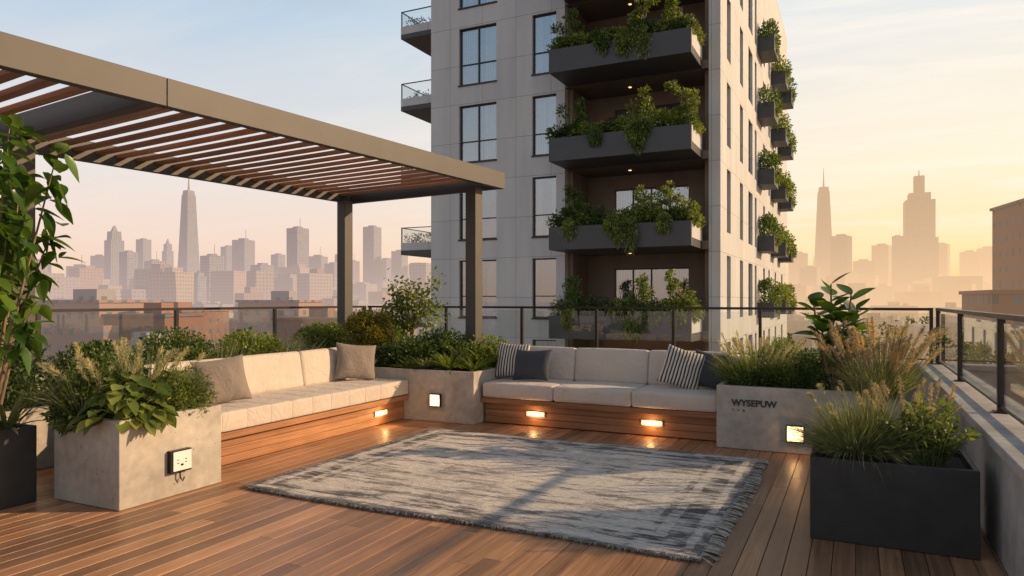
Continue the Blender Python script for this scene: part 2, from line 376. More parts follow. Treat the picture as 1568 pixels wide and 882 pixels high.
# ---------------------------------------------------------------- benches
def empty(name):
    e=bpy.data.objects.new(name,None); scene.collection.objects.link(e); return e
e=empty('sofa_bench')
q=MB(); 
q.box(-4.10,-1.30,7.72,8.55,.003,.25,0)
for i,z in enumerate((.012,.092,.172)): q.box(-4.10,-1.30,7.69,7.718,z,z+.077,0)
q.box(-4.12,-1.285,7.62,8.55,.255,.315,0); q.box(-4.1,-1.3,8.5,8.56,.32,.80,0)
q.obj('wood_base',[M_benchx],bevel=.004,parent=e)
q=MB(); n=3; L=2.80/n
for i in range(n):
    cx=-4.10+L*(i+.5); q.cushion((cx,8.0,.410),(L/2+.001,.40,.090),.035,(.0,.010,.014))
q.obj('seat_cushions',[M_cush],smooth=True,merge=True,parent=e)
q=MB()
for i in range(n):
    cx=-4.10+L*(i+.5); R=Matrix.Translation((cx,8.36,.5))@Matrix.Rotation(math.radians(-10),4,'X')
    q.cushion((0,0,.19),(L/2+.001,.085,.212),.04,(0,.022,.008),R)
q.obj('back_cushions',[M_cush],smooth=True,merge=True,parent=e)
e=empty('sofa_bench')
q=MB(); q.box(-6.0,-5.16,4.24,7.44,.003,.25,0)
for z in (.012,.092,.172): q.box(-5.158,-5.13,4.24,7.44,z,z+.077,0)
q.box(-6.0,-5.06,4.23,7.446,.255,.315,0); q.box(-6.06,-6.0,4.24,7.44,.32,.80,0)
q.obj('wood_base',[M_benchy],bevel=.004,parent=e)
q=MB(); n=11; L=3.2/n
for i in range(n): q.cushion((-5.46,4.24+L*(i+.5),.412),(.40,L/2+.006,.090),.018,(.004,0,.007))
q.obj('seat_cushions',[M_cush],smooth=True,merge=True,parent=e)
q=MB(); n=3; L=3.2/n
for i in range(n):
    R=Matrix.Translation((-5.86,4.24+L*(i+.5),.5))@Matrix.Rotation(math.radians(-10),4,'Y')
    q.cushion((0,0,.19),(.085,L/2+.001,.212),.04,(.022,0,.008),R)
q.obj('back_cushions',[M_cush],smooth=True,merge=True,parent=e)
def pillow(name,loc,w,h,t,rot,mat):
    q=MB(); n=20; 
    for sg in(-1,1):
        o=len(q.v)
        for i in range(n+1):
            for j in range(n+1):
                u=-1+2*i/n; v=-1+2*j/n; u=math.sin(u*math.pi/2); v=math.sin(v*math.pi/2)
                th=t/2*((1-u**4)*(1-v**4))**.5*(1-.25*(u*u+v*v)/2)
                X=u*w/2*(1-.09*(1-v*v)); Z=v*h/2*(1-.09*(1-u*u))
                th+=.006*math.sin(u*7+v*3)*(1-u*u)*(1-v*v)
                q.v.append((X,sg*th,Z))
        for i in range(n):
            for j in range(n):
                f=(o+i*(n+1)+j,o+(i+1)*(n+1)+j,o+(i+1)*(n+1)+j+1,o+i*(n+1)+j+1); q.f.append(f if sg<0 else f[::-1]); q.m.append(0)
    ob=q.obj(name,[mat],smooth=True,merge=True); ob.location=loc; ob.rotation_euler=rot; return ob
r=math.radians
pillow('throw_pillow',(-5.60,7.08,.735),.52,.46,.17,(r(-14),r(6),r(55)),M_taupe)
pillow('throw_pillow',(-5.50,4.92,.725),.50,.46,.17,(r(-20),r(-6),r(66)),M_taupe)
pillow('throw_pillow',(-3.93,8.10,.735),.44,.46,.15,(r(-16),r(3),r(6)),M_stripe)
pillow('throw_pillow',(-3.60,7.98,.705),.50,.40,.16,(r(-20),r(-2),r(-4)),M_navy)
pillow('throw_pillow',(-1.76,8.02,.735),.46,.46,.15,(r(-18),r(16),r(10)),M_stripe)
pillow('throw_pillow',(-1.47,8.12,.715),.42,.42,.15,(r(-14),r(8),r(-6)),M_navy)
# ---------------------------------------------------------------- lit lamps in benches and planters
def steplight(c,ax,w,h,square=False):
    q=MB(); fr=.012
    def B(a0,a1,dd0,dd1,z0,z1,m):
        if ax=='x': q.box(c[0]+a0,c[0]+a1,c[1]-dd1,c[1]-dd0,c[2]+z0,c[2]+z1,m)
        else: q.box(c[0]+dd0,c[0]+dd1,c[1]+a0,c[1]+a1,c[2]+z0,c[2]+z1,m)
    D=.035 if square else .014
    B(-w/2,w/2,.001,D-.006,-h/2,h/2,0)
    B(-w/2,w/2,D-.006,D,h/2-fr,h/2,0);B(-w/2,w/2,D-.006,D,-h/2,-h/2+fr,0);B(-w/2,-w/2+fr,D-.006,D,-h/2+fr,h/2-fr,0);B(w/2-fr,w/2,D-.006,D,-h/2+fr,h/2-fr,0)
    B(-w/2+fr,w/2-fr,D-.005,D-.002,-h/2+fr,h/2-fr,1)
    if square:
        B(-.022,.022,D-.001,D+.004,-.018,-.012,0); B(-.022,.022,D-.001,D+.004,.012,.018,0); B(-.022,-.016,D-.001,D+.004,-.012,.012,0)
    ob=q.obj('step_light' if not square else 'wall_light',[M_rail if square else M_white,M_wlamp if square else M_lamp])
    l=bpy.data.lights.new('lamp_glow','POINT'); l.energy=1.5 if not square else .7; l.shadow_soft_size=.015; l.color=(1,.55,.2)
    lo=bpy.data.objects.new('lamp_glow',l); scene.collection.objects.link(lo); lo.parent=ob
    lo.location=(c[0],c[1]-.075,c[2]-.01) if ax=='x' else (c[0]+.075,c[1],c[2]-.01)
steplight((-3.42,7.69,.15),'x',.24,.06); steplight((-2.02,7.69,.15),'x',.24,.06)
steplight((-5.13,6.95,.15),'y',.24,.06)
steplight((-4.66,7.45,.27),'x',.16,.16,True); steplight((-.53,7.42,.20),'x',.17,.17,True)
q=MB(); x0=-4.70; cy=3.78; cz=.27
q.box(x0+.001,x0+.045,cy-.09,cy+.09,cz-.085,cz+.085,0); q.box(x0+.046,x0+.052,cy-.075,cy+.085,cz-.07,cz+.075,1)
for dy in(-.035,.035):
    for dz in(-.012,.012): q.box(x0+.0525,x0+.054,cy+dy-.008,cy+dy+.008,cz+dz-.003,cz+dz+.003,0)
q.box(x0+.0525,x0+.056,cy-.01,cy+.01,cz-.035,cz-.02,0)
q.tube([(x0+.03,cy,cz-.08),(x0+.03,cy,cz-.13),(x0+.035,cy+.02,cz-.16),(x0+.04,cy+.03,cz-.13)],[.006]*4,6,0)
q.obj('power_outlet',[M_rail,M_white])
# ---------------------------------------------------------------- rug
k=NT('rug_weave'); c=k.n('ShaderNodeTexCoord'); sp=k.n('ShaderNodeSeparateXYZ'); k.l(c.outputs['Object'],sp.inputs[0])
ex=k.math('SUBTRACT',1.775,k.math('ABSOLUTE',sp.outputs[0])); ey=k.math('SUBTRACT',1.415,k.math('ABSOLUTE',sp.outputs[1]))
ed=k.math('ADD',k.math('MINIMUM',ex,ey),k.math('MULTIPLY',k.math('SUBTRACT',k.noise(16,5,k.coord((.5,1,1))),.5),.08))
border=k.ramp(ed,[(0,(.75,.75,.75)),(.06,(.8,.8,.8)),(.075,(.1,.1,.1)),(.12,(.1,.1,.1)),(.135,(1,1,1)),(.27,(.95,.95,.95)),(.285,(.0,.0,.0)),(.34,(.0,.0,.0)),(.355,(.8,.8,.8)),(.40,(.7,.7,.7)),(.42,(0,0,0))])
streak=k.noise(1,7,k.coord((1.3,9,1)),.72,.1); blot=k.noise(2.2,6,None,.65); fine=k.noise(1,5,k.coord((14,64,1)),.75)
def bricks(bw,rh,ms,off,a,b,m):
    x=k.n('ShaderNodeTexBrick'); x.offset=off; k.l(k.coord(),x.inputs['Vector']); x.inputs['Scale'].default_value=1; x.inputs['Brick Width'].default_value=bw; x.inputs['Row Height'].default_value=rh; x.inputs['Mortar Size'].default_value=ms; x.inputs['Mortar Smooth'].default_value=.4
    for nme,v in(('Color1',a),('Color2',b),('Mortar',m)): x.inputs[nme].default_value=(v,v,v,1)
    return x.outputs['Color']
b1=bricks(.66,.26,.016,.5,.0,.45,.6); b2=bricks(.17,.05,.006,.3,.0,.7,.2)
field=k.mix(.5,b1,b2)
field=k.mix(k.ramp(streak,[(.38,(.85,.85,.85)),(.45,(0,0,0))]),field,(.8,.8,.8))
pat=k.mix(1,field,border,'LIGHTEN')
wear=k.math('ADD',k.math('MULTIPLY',blot,.4),k.math('MULTIPLY',streak,.6))
pat=k.mix(k.ramp(wear,[(.47,(0,0,0)),(.53,(.82,.82,.82))]),pat,(.03,.03,.03))
pat=k.mix(.24,pat,k.ramp(fine,[(.43,(1,1,1)),(.57,(0,0,0))]))
k.col(k.ramp(pat,[(0,(.78,.70,.62)),(.25,(.57,.51,.455)),(.55,(.23,.215,.205)),(.9,(.075,.075,.078))])); k.rough(1.0)
k.bump(k.noise(60,4),.8,.008)
e=empty('area_rug'); e.location=(-2.575,5.535,0)
q=MB(); nx,ny=90,72
for j in range(ny+1):
    for i in range(nx+1):
        X=-1.775+3.55*i/nx; Y=-1.415+2.83*j/ny
        X2=X+.012*math.sin(Y*3.1+1)*abs(X)/1.8; Y2=Y+.014*math.sin(X*2.6)*abs(Y)/1.4
        q.v.append((X2,Y2,.024+.003*math.sin(X*5+Y*2)*math.sin(Y*4)))
for j in range(ny):
    for i in range(nx): a=j*(nx+1)+i; q.f.append((a,a+1,a+nx+2,a+nx+1)); q.m.append(0)
rb=q.obj('rug_body',[k],smooth=True,parent=e); so=rb.modifiers.new('s','SOLIDIFY'); so.thickness=.018; so.offset=-1
f=Fol(); n=110
for sg in(-1,1):
    Y0=np.linspace(-1.39,1.39,n); Y=np.repeat(Y0,9)+rng.normal(size=n*9)*.0035; lean=np.repeat(rng.normal(size=n)*.3,9)+rng.normal(size=n*9)*.07
    P=np.stack([sg*1.765+.012*np.sin(Y*3.1+1),Y,np.full(n*9,.024)],1)
    f.strips(P,np.stack([np.full(n*9,float(sg)),lean,np.full(n*9,.03)],1),np.array([[0,0,1.]]*n*9)+rng.normal(size=(n*9,3))*.2,rng.uniform(.07,.11,n*9),.007,.18,4,lambda t:np.full_like(t,1.))
n=1800
for sg in(-1,1):
    X=np.linspace(-1.77,1.77,n); Y=sg*1.41+.014*np.sin(X*2.6)
    f.strips(np.stack([X,Y,np.full(n,.022)],1),np.stack([rng.normal(size=n)*.5,np.full(n,float(sg)),rng.normal(size=n)*.4],1),np.array([[0,0,1.]]*n)+rng.normal(size=(n,3))*.4,rng.uniform(.012,.036,n),.009,.4,2,BLADE,0,1)
fo=f.obj('rug_fringe',[plain('fringe_yarn',(.50,.45,.39),.95,0,.35,40),plain('edge_yarn',(.28,.26,.24),.95,0,.8,14)]); fo.parent=e
# ---------------------------------------------------------------- apartment tower
kf=NT('facade_panels'); uv,nz,g=facade_uv(kf)
bt=kf.n('ShaderNodeTexBrick'); bt.offset=0; kf.l(uv,bt.inputs['Vector']); bt.inputs['Scale'].default_value=1; bt.inputs['Brick Width'].default_value=1.55; bt.inputs['Row Height'].default_value=1.625
bt.inputs['Mortar Size'].default_value=.010; bt.inputs['Mortar Smooth'].default_value=0; bt.inputs['Color1'].default_value=(.455,.465,.475,1); bt.inputs['Color2'].default_value=(.50,.505,.515,1); bt.inputs['Mortar'].default_value=(.24,.24,.24,1)
st=kf.ramp(kf.noise(1,6,kf.coord((1.5,1.5,.25))),[(.35,(.90,.90,.91)),(.65,(1.05,1.04,1.02))])
kf.col(kf.mix(1,bt.outputs['Color'],st,'MULTIPLY')); kf.rough(.6)
M_bal=plain('balcony_fascia',(.045,.048,.054),.5,0,.12,1.5); M_brz=plain('recess_wall',(.17,.13,.10),.6,0,.2,1)
M_cur=NT('curtain'); wv=M_cur.n('ShaderNodeTexWave',bands_direction='X'); wv.inputs['Scale'].default_value=3; wv.inputs['Distortion'].default_value=1; M_cur.l(M_cur.coord(),wv.inputs['Vector']); M_cur.col(M_cur.ramp(wv.outputs['Fac'],[(.2,(.45,.43,.40)),(.8,(.75,.72,.67))])); M_cur.rough(.9)
M_room=plain('room_interior',(.18,.145,.12),.8,0,.4,.7)
t=MB(); S=3.25; X0,X1=-16.45,-4.33; Yf=25.9; Yb=53.; Z0=-42.; ZR=19.6
K=range(-12,5)
cols=[(-15.06,-13.29),(-11.67,-10.63)]
solid=[(-16.45,-15.06),(-13.29,-11.67),(-10.63,-10.27),(-4.74,-4.33)]
for a,bb in solid: t.box(a,bb,Yf,Yf+.35,Z0,ZR,0)
for a,bb in cols:
    zs=[.8+S*k2 for k2 in K]; prev=Z0
    for z in zs:
        t.box(a,bb,Yf,Yf+.35,prev,z,0); prev=z+2.38
        y=Yf+.16; 
        t.box(a,bb,y,y+.012,z,z+2.38,2)
        fr=.05
        t.box(a,a+fr,y-.05,y-.002,z,z+2.38,1); t.box(bb-fr,bb,y-.05,y-.002,z,z+2.38,1)
        t.box(a+fr,bb-fr,y-.05,y-.002,z,z+fr,1); t.box(a+fr,bb-fr,y-.05,y-.002,z+2.38-fr,z+2.38,1)
        mid=(a+bb)/2 if bb-a>1.3 else None
        if mid: t.box(mid-.025,mid+.025,y-.05,y-.002,z+fr,z+2.38-fr,1)
        t.box(a+fr,(mid-.025) if mid else bb-fr,y-.045,y-.003,z+.85,z+.89,1)
        if mid: t.box(mid+.025,bb-fr,y-.045,y-.003,z+.85,z+.89,1)
        if random.random()<.9:
            w=(bb-a)*random.uniform(.3,.48); t.box(a+.05,a+w,y+.15,y+.17,z,z+2.38,4)
            t.box(bb-w,bb-.05,y+.15,y+.17,z,z+2.38,4)
        t.box(a-.03,bb+.03,Yf-.05,Yf-.002,z-.06,z-.0,1)
    t.box(a,bb,Yf,Yf+.35,prev,ZR,0)
t.box(X0+.32,-10.28,Yf+.9,Yb-.4,Z0,ZR-.3,5); t.box(-10.27,X1-.36,28.3,Yb-.4,Z0,ZR-.3,5)
t.box(X0,X0+.3,Yf+.35,Yb,Z0,ZR,0); t.box(X0+.3,X1-.35,Yb-.3,Yb,Z0,ZR,0)
t.box(X0,X1,Yf,Yb,ZR,ZR+.25,0); 
for k2 in range(-12,6):
    zb2=3.35+S*k2-S
    t.box(-10.27,-4.74,Yf+.02,28.3,zb2,zb2+.3,6)
    if k2<5:
        z=zb2+.3; zt2=zb2+S
        t.box(-10.27,-10.07,Yf+.36,28.28,z,zt2,6); t.box(-4.94,-4.74,Yf+.36,28.28,z,zt2,6)
        yb=28.0; t.box(-10.07,-8.9,yb,yb+.2,z,zt2,6); t.box(-5.9,-4.94,yb,yb+.2,z,zt2,6); t.box(-8.9,-5.9,yb,yb+.2,z+2.4,zt2,6)
        for i in range(4):
            a=-8.9+.75*i; t.box(a,a+.06,yb-.03,yb+.05,z,z+2.33,1); 
            t.box(a+.06,a+.75,yb,yb+.01,z+.06,z+2.34,2)
            if i in (0,3) or (k2%2==0 and i==1): t.box(a+.1,a+.72,yb+.1,yb+.12,z+.05,z+2.38,4)
        t.box(-8.84,-5.9,yb-.03,yb+.05,z+2.34,z+2.39,1); t.box(-8.84,-5.9,yb-.02,yb-.004,z,z+.06,1)
        t.box(-8.0,-7.9,26.9,27.0,zt2-.02,zt2-.003,7)
wy=[(27.3,28.2),(30.6,31.5),(33.2,34.6),(35.4,36.1),(38.8,39.6),(41.2,42.0),(44.6,45.4),(48.6,49.6)]
pr=Yf+.35
for a,bb in wy: t.box(X1-.35,X1,pr,a,Z0,ZR,0); pr=bb
t.box(X1-.35,X1,pr,Yb,Z0,ZR,0)
for a,bb in wy:
    prev=Z0
    for k2 in K:
        z=.8+S*k2; t.box(X1-.35,X1,a,bb,prev,z,0); prev=z+2.38
        t.box(X1-.2,X1-.19,a,bb,z,z+2.38,2); t.box(X1-.185,X1-.14,a,a+.06,z,z+2.38,1); t.box(X1-.185,X1-.14,bb-.06,bb,z,z+2.38,1); t.box(X1-.185,X1-.14,a+.06,bb-.06,z+.9,z+.96,1)
    t.box(X1-.35,X1,a,bb,prev,ZR,0)
for k2 in range(-4,5):
    z=3.35+S*k2; bx0,bx1,by0=-10.15,-4.97,24.0
    t.box(bx0,bx1,by0+.12,Yf-.003,z,z+.28,3)
    t.box(bx0,bx1,by0,by0+.12,z,z+.84,3); t.box(bx0,bx0+.12,by0+.12,Yf-.004,z+.282,z+.84,3); t.box(bx1-.12,bx1,by0+.12,Yf-.004,z+.282,z+.84,0)
    t.box(bx0+.12,bx1-.12,by0+.9,by0+.96,z+.282,z+.72,3); t.box(bx0+.12,bx1-.12,by0+.121,by0+.9,z+.282,z+.70,8)
    t.box(bx0+.05,bx1-.09,by0+1.0,by0+1.015,z+.50,z+1.28,9); t.box(bx1-.07,bx1-.055,by0+.07,Yf-.05,z+.842,z+1.28,9)
    t.box(bx0+.03,bx1-.09,by0+.99,by0+1.025,z+1.281,z+1.31,1); t.box(bx1-.08,bx1-.045,by0+.08,Yf-.05,z+1.281,z+1.31,1)
for k2 in range(-4,5):
    z=3.55+S*k2; t.box(-18.5,X0-.003,26.6,29.5,z,z+.2,3); t.box(-18.5,-18.45,26.6,29.5,z+.202,z+.55,0); t.box(-18.45,X0-.003,26.6,26.66,z+.202,z+.55,0)
    t.box(-18.47,-18.455,26.64,29.5,z+.552,z+1.2,9); t.box(-18.44,X0-.01,26.62,26.635,z+.552,z+1.2,9)
    t.box(-18.49,-18.44,26.6,29.5,z+1.201,z+1.235,1); t.box(-18.438,X0-.01,26.6,26.65,z+1.201,z+1.235,1); t.box(-18.49,-18.45,26.61,26.65,z+.552,z+1.2,1)
SB=[(36.4,38.3,0),(42.6,44.3,.1),(46.6,48.2,0.)]
for y0,y1,dz in SB:
    for k2 in range(-3,4):
        z=3.9+S*k2+dz; t.box(X1+.003,X1+.78,y0,y1,z,z+.12,3); t.box(X1+.72,X1+.78,y0,y1,z+.122,z+.75,3); t.box(X1+.003,X1+.72,y0,y0+.06,z+.122,z+.75,3); t.box(X1+.003,X1+.72,y1-.06,y1,z+.122,z+.75,3)
        t.box(X1+.005,X1+.72,y0+.06,y1-.06,z+.122,z+.6,8)
t.obj('apartment_tower',[kf,M_rail,M_tglass,M_bal,M_cur,M_room,M_brz,M_spot,M_soil,M_bglass])
for k2 in range(-1,5):
    z=3.35+S*k2+.78; f=Fol()
    for i in range(13):
        x=-10.0+4.9*(i+.5)/13+random.uniform(-.12,.12); h=random.uniform(.25,.5)
        f.blob((x,24.42,z+.16+h*.3),(.42,.34,h),680,.13,.06,12,mat=random.choice([0,2,1,2]))
    for i in range(3):
        x=[-9.4,-5.6,-6.9][i]+random.uniform(-.3,.3); hh=random.uniform(.9,1.4)
        for j in range(7): f.blob((x+random.uniform(-.38,.38),24.5,z+.3+hh*j/7),(.32-.02*j,.28,.2),150,.13,.06,6,mat=2 if i in(1,2) else 0)
        for j in range(4): f.tube([(x,24.5,z),(x+random.uniform(-.3,.3),24.5,z+hh)],[.025,.01],5,3)
    for i in range(5):
        x=random.gauss(-7.1,.3) if i<2 else random.uniform(-9.7,-5.3); dr=random.uniform(.15,.35) if i>1 else random.uniform(.55,1.0)
        f.blob((x,23.92,z+.18-dr/2),(.26,.14,dr/2+.18),420,.11,.055,12,up=-.6,mat=random.choice([0,2,2]),droop=.5)
    for i in range(5): f.blob((-4.99,24.3+i*.3,z+.18),(.15,.25,.2),200,.11,.05,8,mat=2)
    f.obj('balcony_plants',[F_green,F_dark,F_lime,F_bark])
f=Fol()
for y0,y1,dz in SB:
    for k2 in range(-3,4):
        z=3.9+S*k2+dz+.85; yc=(y0+y1)/2
        f.blob((X1+.4,yc,z+.15),(.5,.95,.6+random.uniform(0,.3)),1000,.18,.09,16,mat=random.choice([0,2])); f.blob((X1+.78,yc,z-.25),(.16,.6,.35),250,.15,.07,10,up=-.5,mat=2)
f.obj('balcony_plants',[F_green,F_dark,F_lime])
f=Fol()
for k2 in range(-2,5): 
    for i in range(4): f.blob((-18.2+.5*i,27.0,3.55+S*k2+.65),(.3,.25,.3),120,.12,.06,8,mat=1)
f.obj('balcony_plants',[F_green,F_dark])
# ---------------------------------------------------------------- terrace plants
PM=[F_green,F_dark,F_lime,F_yel,F_bark]
def shrub(name,c,rr,n,ll=.05,lw=.028,mat=0,clumps=24,**kw):
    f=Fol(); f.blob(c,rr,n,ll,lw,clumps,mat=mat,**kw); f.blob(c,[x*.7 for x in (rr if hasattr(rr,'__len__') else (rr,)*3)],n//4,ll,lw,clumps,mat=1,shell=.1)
    base=(c[0],c[1],c[2]-(rr[2] if hasattr(rr,'__len__') else rr))
    for i in range(4): f.tube([base,(c[0]+random.uniform(-.1,.1),c[1]+random.uniform(-.1,.1),c[2])],[.01,.005],5,4)
    return f.obj(name,PM)
shrub('shrub',(-6.9,5.5,.82),(.38,.4,.33),4500,.04,.024,mat=0,clumps=40); shrub('shrub',(-6.9,6.6,.80),(.36,.4,.28),4200,mat=2)
shrub('shrub',(-6.9,4.6,.76),(.38,.4,.28),4000,mat=0); shrub('shrub',(-6.95,3.7,.78),(.4,.5,.35),3500,mat=1)
f=Fol(); f.grass((-6.8,6.05,.5),.3,900,.70,.009); f.grass((-6.8,7.0,.5),.3,800,.68,.009); f.obj('ornamental_grass',[F_sage])
planter('concrete_planter',-7.6,-6.5,7.5,9.9,.5,M_conc,.06)
shrub('shrub',(-7.0,8.2,.78),(.5,.55,.34),5000,mat=2); shrub('shrub',(-7.0,9.3,.82),(.5,.55,.36),5000,mat=2)
shrub('box_ball_shrub',(-6.12,8.05,1.03),.33,9000,.035,.02,mat=3,clumps=60,shell=.75,sig=.16)
f=Fol(); base=Vector((-5.78,8.6,.6)); lf=[]
for i in range(15):
    a=random.uniform(0,6.28); rr_=random.uniform(.12,.48); top=base+Vector((math.cos(a)*rr_,math.sin(a)*rr_,random.uniform(.55,1.32)))
    m1=base+Vector((0,0,random.uniform(.2,.6))); mid=(m1+top)/2+Vector((0,0,.08))
    f.tube([base,m1,mid,top],[.014,.010,.006,.003],5,1); lf+= [(mid,.5),(top,1),((mid+top)/2,.8)]
for pnt,s_ in lf:
    n=28; P=np.array(pnt)+rng.normal(size=(n,3))*.08; f.strips(P,rng.normal(size=(n,3))+[0,0,.1],rng.normal(size=(n,3))+[0,0,1],rng.uniform(.05,.085,n),.038,.25,3,LEAF,.25,0)
f.obj('small_tree',[F_lime,F_bark])
shrub('shrub',(-5.45,7.95,.72),(.4,.35,.25),3800,mat=1); shrub('shrub',(-5.2,8.5,.78),(.5,.35,.28),4000,mat=0)
def spiky(name,c,n,L,W,mat,spread=1.0):
    f=Fol(); a=rng.uniform(0,2*np.pi,n); el=rng.uniform(.3,1.6,n)
    D=np.stack([np.cos(a),np.sin(a),el*spread],1); P=np.array(c)+np.stack([np.cos(a),np.sin(a),np.zeros(n)],1)*rng.uniform(0,.06,(n,1))
    f.strips(P,D,np.stack([-np.cos(a),-np.sin(a),np.full(n,1.)],1),L*rng.uniform(.7,1.15,n),W,.35,6,lambda t:np.clip(np.sin(np.pi*(t*.8+.18)),.03,1),.4,0)
    return f.obj(name,[mat])
for c_,n_,L_,W_,mt in [((-4.62,7.72,.62),80,.40,.03,F_lime),((-4.95,7.68,.62),60,.33,.03,F_sage),((-4.35,8.15,.62),80,.50,.03,F_lime),((-4.75,8.35,.64),80,.56,.028,F_sage),((-4.3,7.75,.62),60,.34,.026,F_lime),((-4.75,7.95,.62),70,.46,.03,F_lime),((-5.2,7.66,.62),40,.28,.028,F_lime),((-4.3,8.5,.64),60,.52,.03,F_sage)]: spiky('spiky_plant',c_,n_,L_,W_,mt)
shrub('shrub',(-4.55,8.5,.75),(.38,.35,.24),2500,mat=2)
def broad(name,c,rx,ry,rz,n,L,W,mat,down=.45):
    f=Fol(); a=rng.uniform(0,2*np.pi,n); e_=rng.uniform(.1,1,n)
    o=np.stack([np.cos(a)*np.sqrt(1-e_**2)*rx,np.sin(a)*np.sqrt(1-e_**2)*ry,e_*rz],1)*rng.uniform(.65,1,(n,1))
    P=np.array(c)+o; D=nrm(o*[1,1,.4])+rng.normal(size=(n,3))*.3+[0.15,-.15,-.35]
    f.bigleaf(P,D,L*rng.uniform(.7,1.2,n),W*rng.uniform(.8,1.2,n),down)
    for i in range(0,n,3): f.tube([c,tuple(P[i])],[.005,.003],4,0)
    return f.obj(name,[mat])
broad('broadleaf_plant',(-4.90,3.52,.60),.28,.30,.34,150,.12,.095,F_lime)
broad('broadleaf_plant',(-5.05,3.8,.66),.25,.28,.34,70,.13,.09,F_green)
shrub('shrub',(-4.93,3.98,.72),(.24,.24,.22),4200,.030,.013,mat=2,clumps=34); shrub('shrub',(-5.28,3.5,.74),(.26,.3,.24),2600,.05,.03,mat=0)
f=Fol(); f.grass((-5.15,3.85,.6),.2,600,.60,.008,.6); f.plumes((-5.2,3.6,.6),.15,22,.62,1,.5,.2,160,.05); f.obj('ornamental_grass',[F_grass,F_cream])
f=Fol(); f.grass((-5.3,3.45,.6),.14,400,.52,.008,.7); f.plumes((-5.3,3.9,.6),.2,16,.58,1,.5,.2,160,.05); f.obj('ornamental_grass',[F_sage,F_cream])
f=Fol(); pts=[]
base=Vector((-5.68,2.98,.52))
for i in range(12):
    a=random.uniform(-1.2,2.6); rr_=random.uniform(.15,.6)
    top=base+Vector((math.cos(a)*rr_,math.sin(a)*rr_*.8,random.uniform(.7,2.3))); m1=base.lerp(top,.45)+Vector((random.uniform(-.06,.06),random.uniform(-.06,.06),.12))
    f.tube([base+Vector((random.uniform(-.05,.05),random.uniform(-.05,.05),0)),m1,top],[.015,.010,.004],6,1)
    for tt in (.66,.8,.93,1): pts.append(m1.lerp(top,(tt-.45)/.55))
for pnt in pts:
    n=7; P=np.array(pnt)+rng.normal(size=(n,3))*.05; D=rng.normal(size=(n,3))+[0.25,.2,-.05]; f.bigleaf(P,D,rng.uniform(.12,.20,n),.095,.5)
f.blob((-5.95,2.7,2.2),(.35,.4,.55),900,.12,.06,16,mat=0)
f.obj('leafy_shrub_tree',[F_big,F_bark])
shrub('shrub',(-5.78,2.7,.66),(.25,.35,.16),1200,.06,.035,mat=0)
spiky('spiky_plant',(-5.6,3.05,.56),22,.42,.035,F_grass,1.2)
# right concrete planter
f=Fol(); f.grass((-.98,7.85,.6),.22,1000,.5,.006,.6,.4); f.grass((-.6,7.8,.6),.2,700,.42,.006,.6); f.plumes((-.95,7.9,.6),.2,50,.58,1,.5,.2,140,.035); f.obj('feather_grass',[F_grass,F_cream])
shrub('shrub',(-.85,7.72,.70),(.42,.25,.16),4600,.032,.013,mat=0,clumps=30); shrub('shrub',(-.25,7.8,.74),(.36,.3,.24),4200,.035,.016,mat=0,clumps=30); shrub('shrub',(-.6,8.3,.75),(.55,.35,.2),3500,mat=1)
f=Fol(); base=Vector((-.20,7.65,.6))
for i,(dx,dy,h) in enumerate([(-.02,0,1.06),(-.18,.05,.88),(.16,-.03,.95),(-.10,-.14,.66),(.10,-.12,.70),(.22,.08,.82),(0,-.1,.84)]):
    top=base+Vector((dx,dy,h)); f.tube([base,base.lerp(top,.5)+Vector((dx*.2,0,0)),top],[.016,.012,.008],6,1)
    for j in range(9):
        tt=.52+.48*(j+1)/9; a=j*2.4+i; p_=base.lerp(top,tt); D=np.array([[math.cos(a),math.sin(a),.25+.9*(j/9)]])
        f.bigleaf([tuple(p_)],D,np.array([random.uniform(.22,.31)]),np.array([random.uniform(.13,.175)]),.3,0,.25,8)
f.obj('fiddle_leaf_fig',[F_big,F_bark])
f=Fol(); f.grass((.22,7.45,.6),.18,700,.6,.006,.55,.4); f.plumes((.18,7.40,.6),.2,80,.74,1,.5,.28,240,.045,fw=.0055); f.obj('feather_grass',[F_sage,F_plume])
f=Fol(); f.grass((.5,6.5,.0),.12,600,.8,.006,.4,.4); f.plumes((.42,6.35,.0),.14,22,.90,1,.3,.24,200,.036,fw=.005); f.obj('feather_grass',[F_sage,F_plume])
# right black planter
f=Fol(); f.grass((.0,5.12,.48),.16,2300,.42,.0055,.75,.6,segs=6); f.grass((.08,5.25,.48),.15,700,.48,.006,.6,.4); f.plumes((.1,5.25,.48),.16,9,.46,1,.5,.07,150,.04); f.obj('ornamental_grass',[F_sage,F_cream])
f=Fol(); 
for i in range(46):
    a=random.uniform(0,6.28); q_=random.random()**.5; b0=Vector((.40,5.12,.47)); top=b0+Vector((math.cos(a)*.28*q_,math.sin(a)*.24*q_,random.uniform(.14,.42)))
    f.tube([b0+Vector((math.cos(a)*.08,math.sin(a)*.08,0)),top],[.004,.002],4,0)
    n=26; tt=rng.uniform(.3,1.05,(n,1)); P=np.array(b0)*(1-tt)+np.array(top)*tt; D=rng.normal(size=(n,3))+[0,0,.5]
    f.strips(P,D,rng.normal(size=(n,3))+[0,0,1],rng.uniform(.04,.075,n),.02,.2,3,LEAF,.25,0)
f.obj('lime_shrub',[F_lime])
f=Fol(); f.plumes((.2,5.35,.48),.2,20,.48,1,.5,.09,150,.026); f.obj('flowering_grass',[F_grass,F_plume])
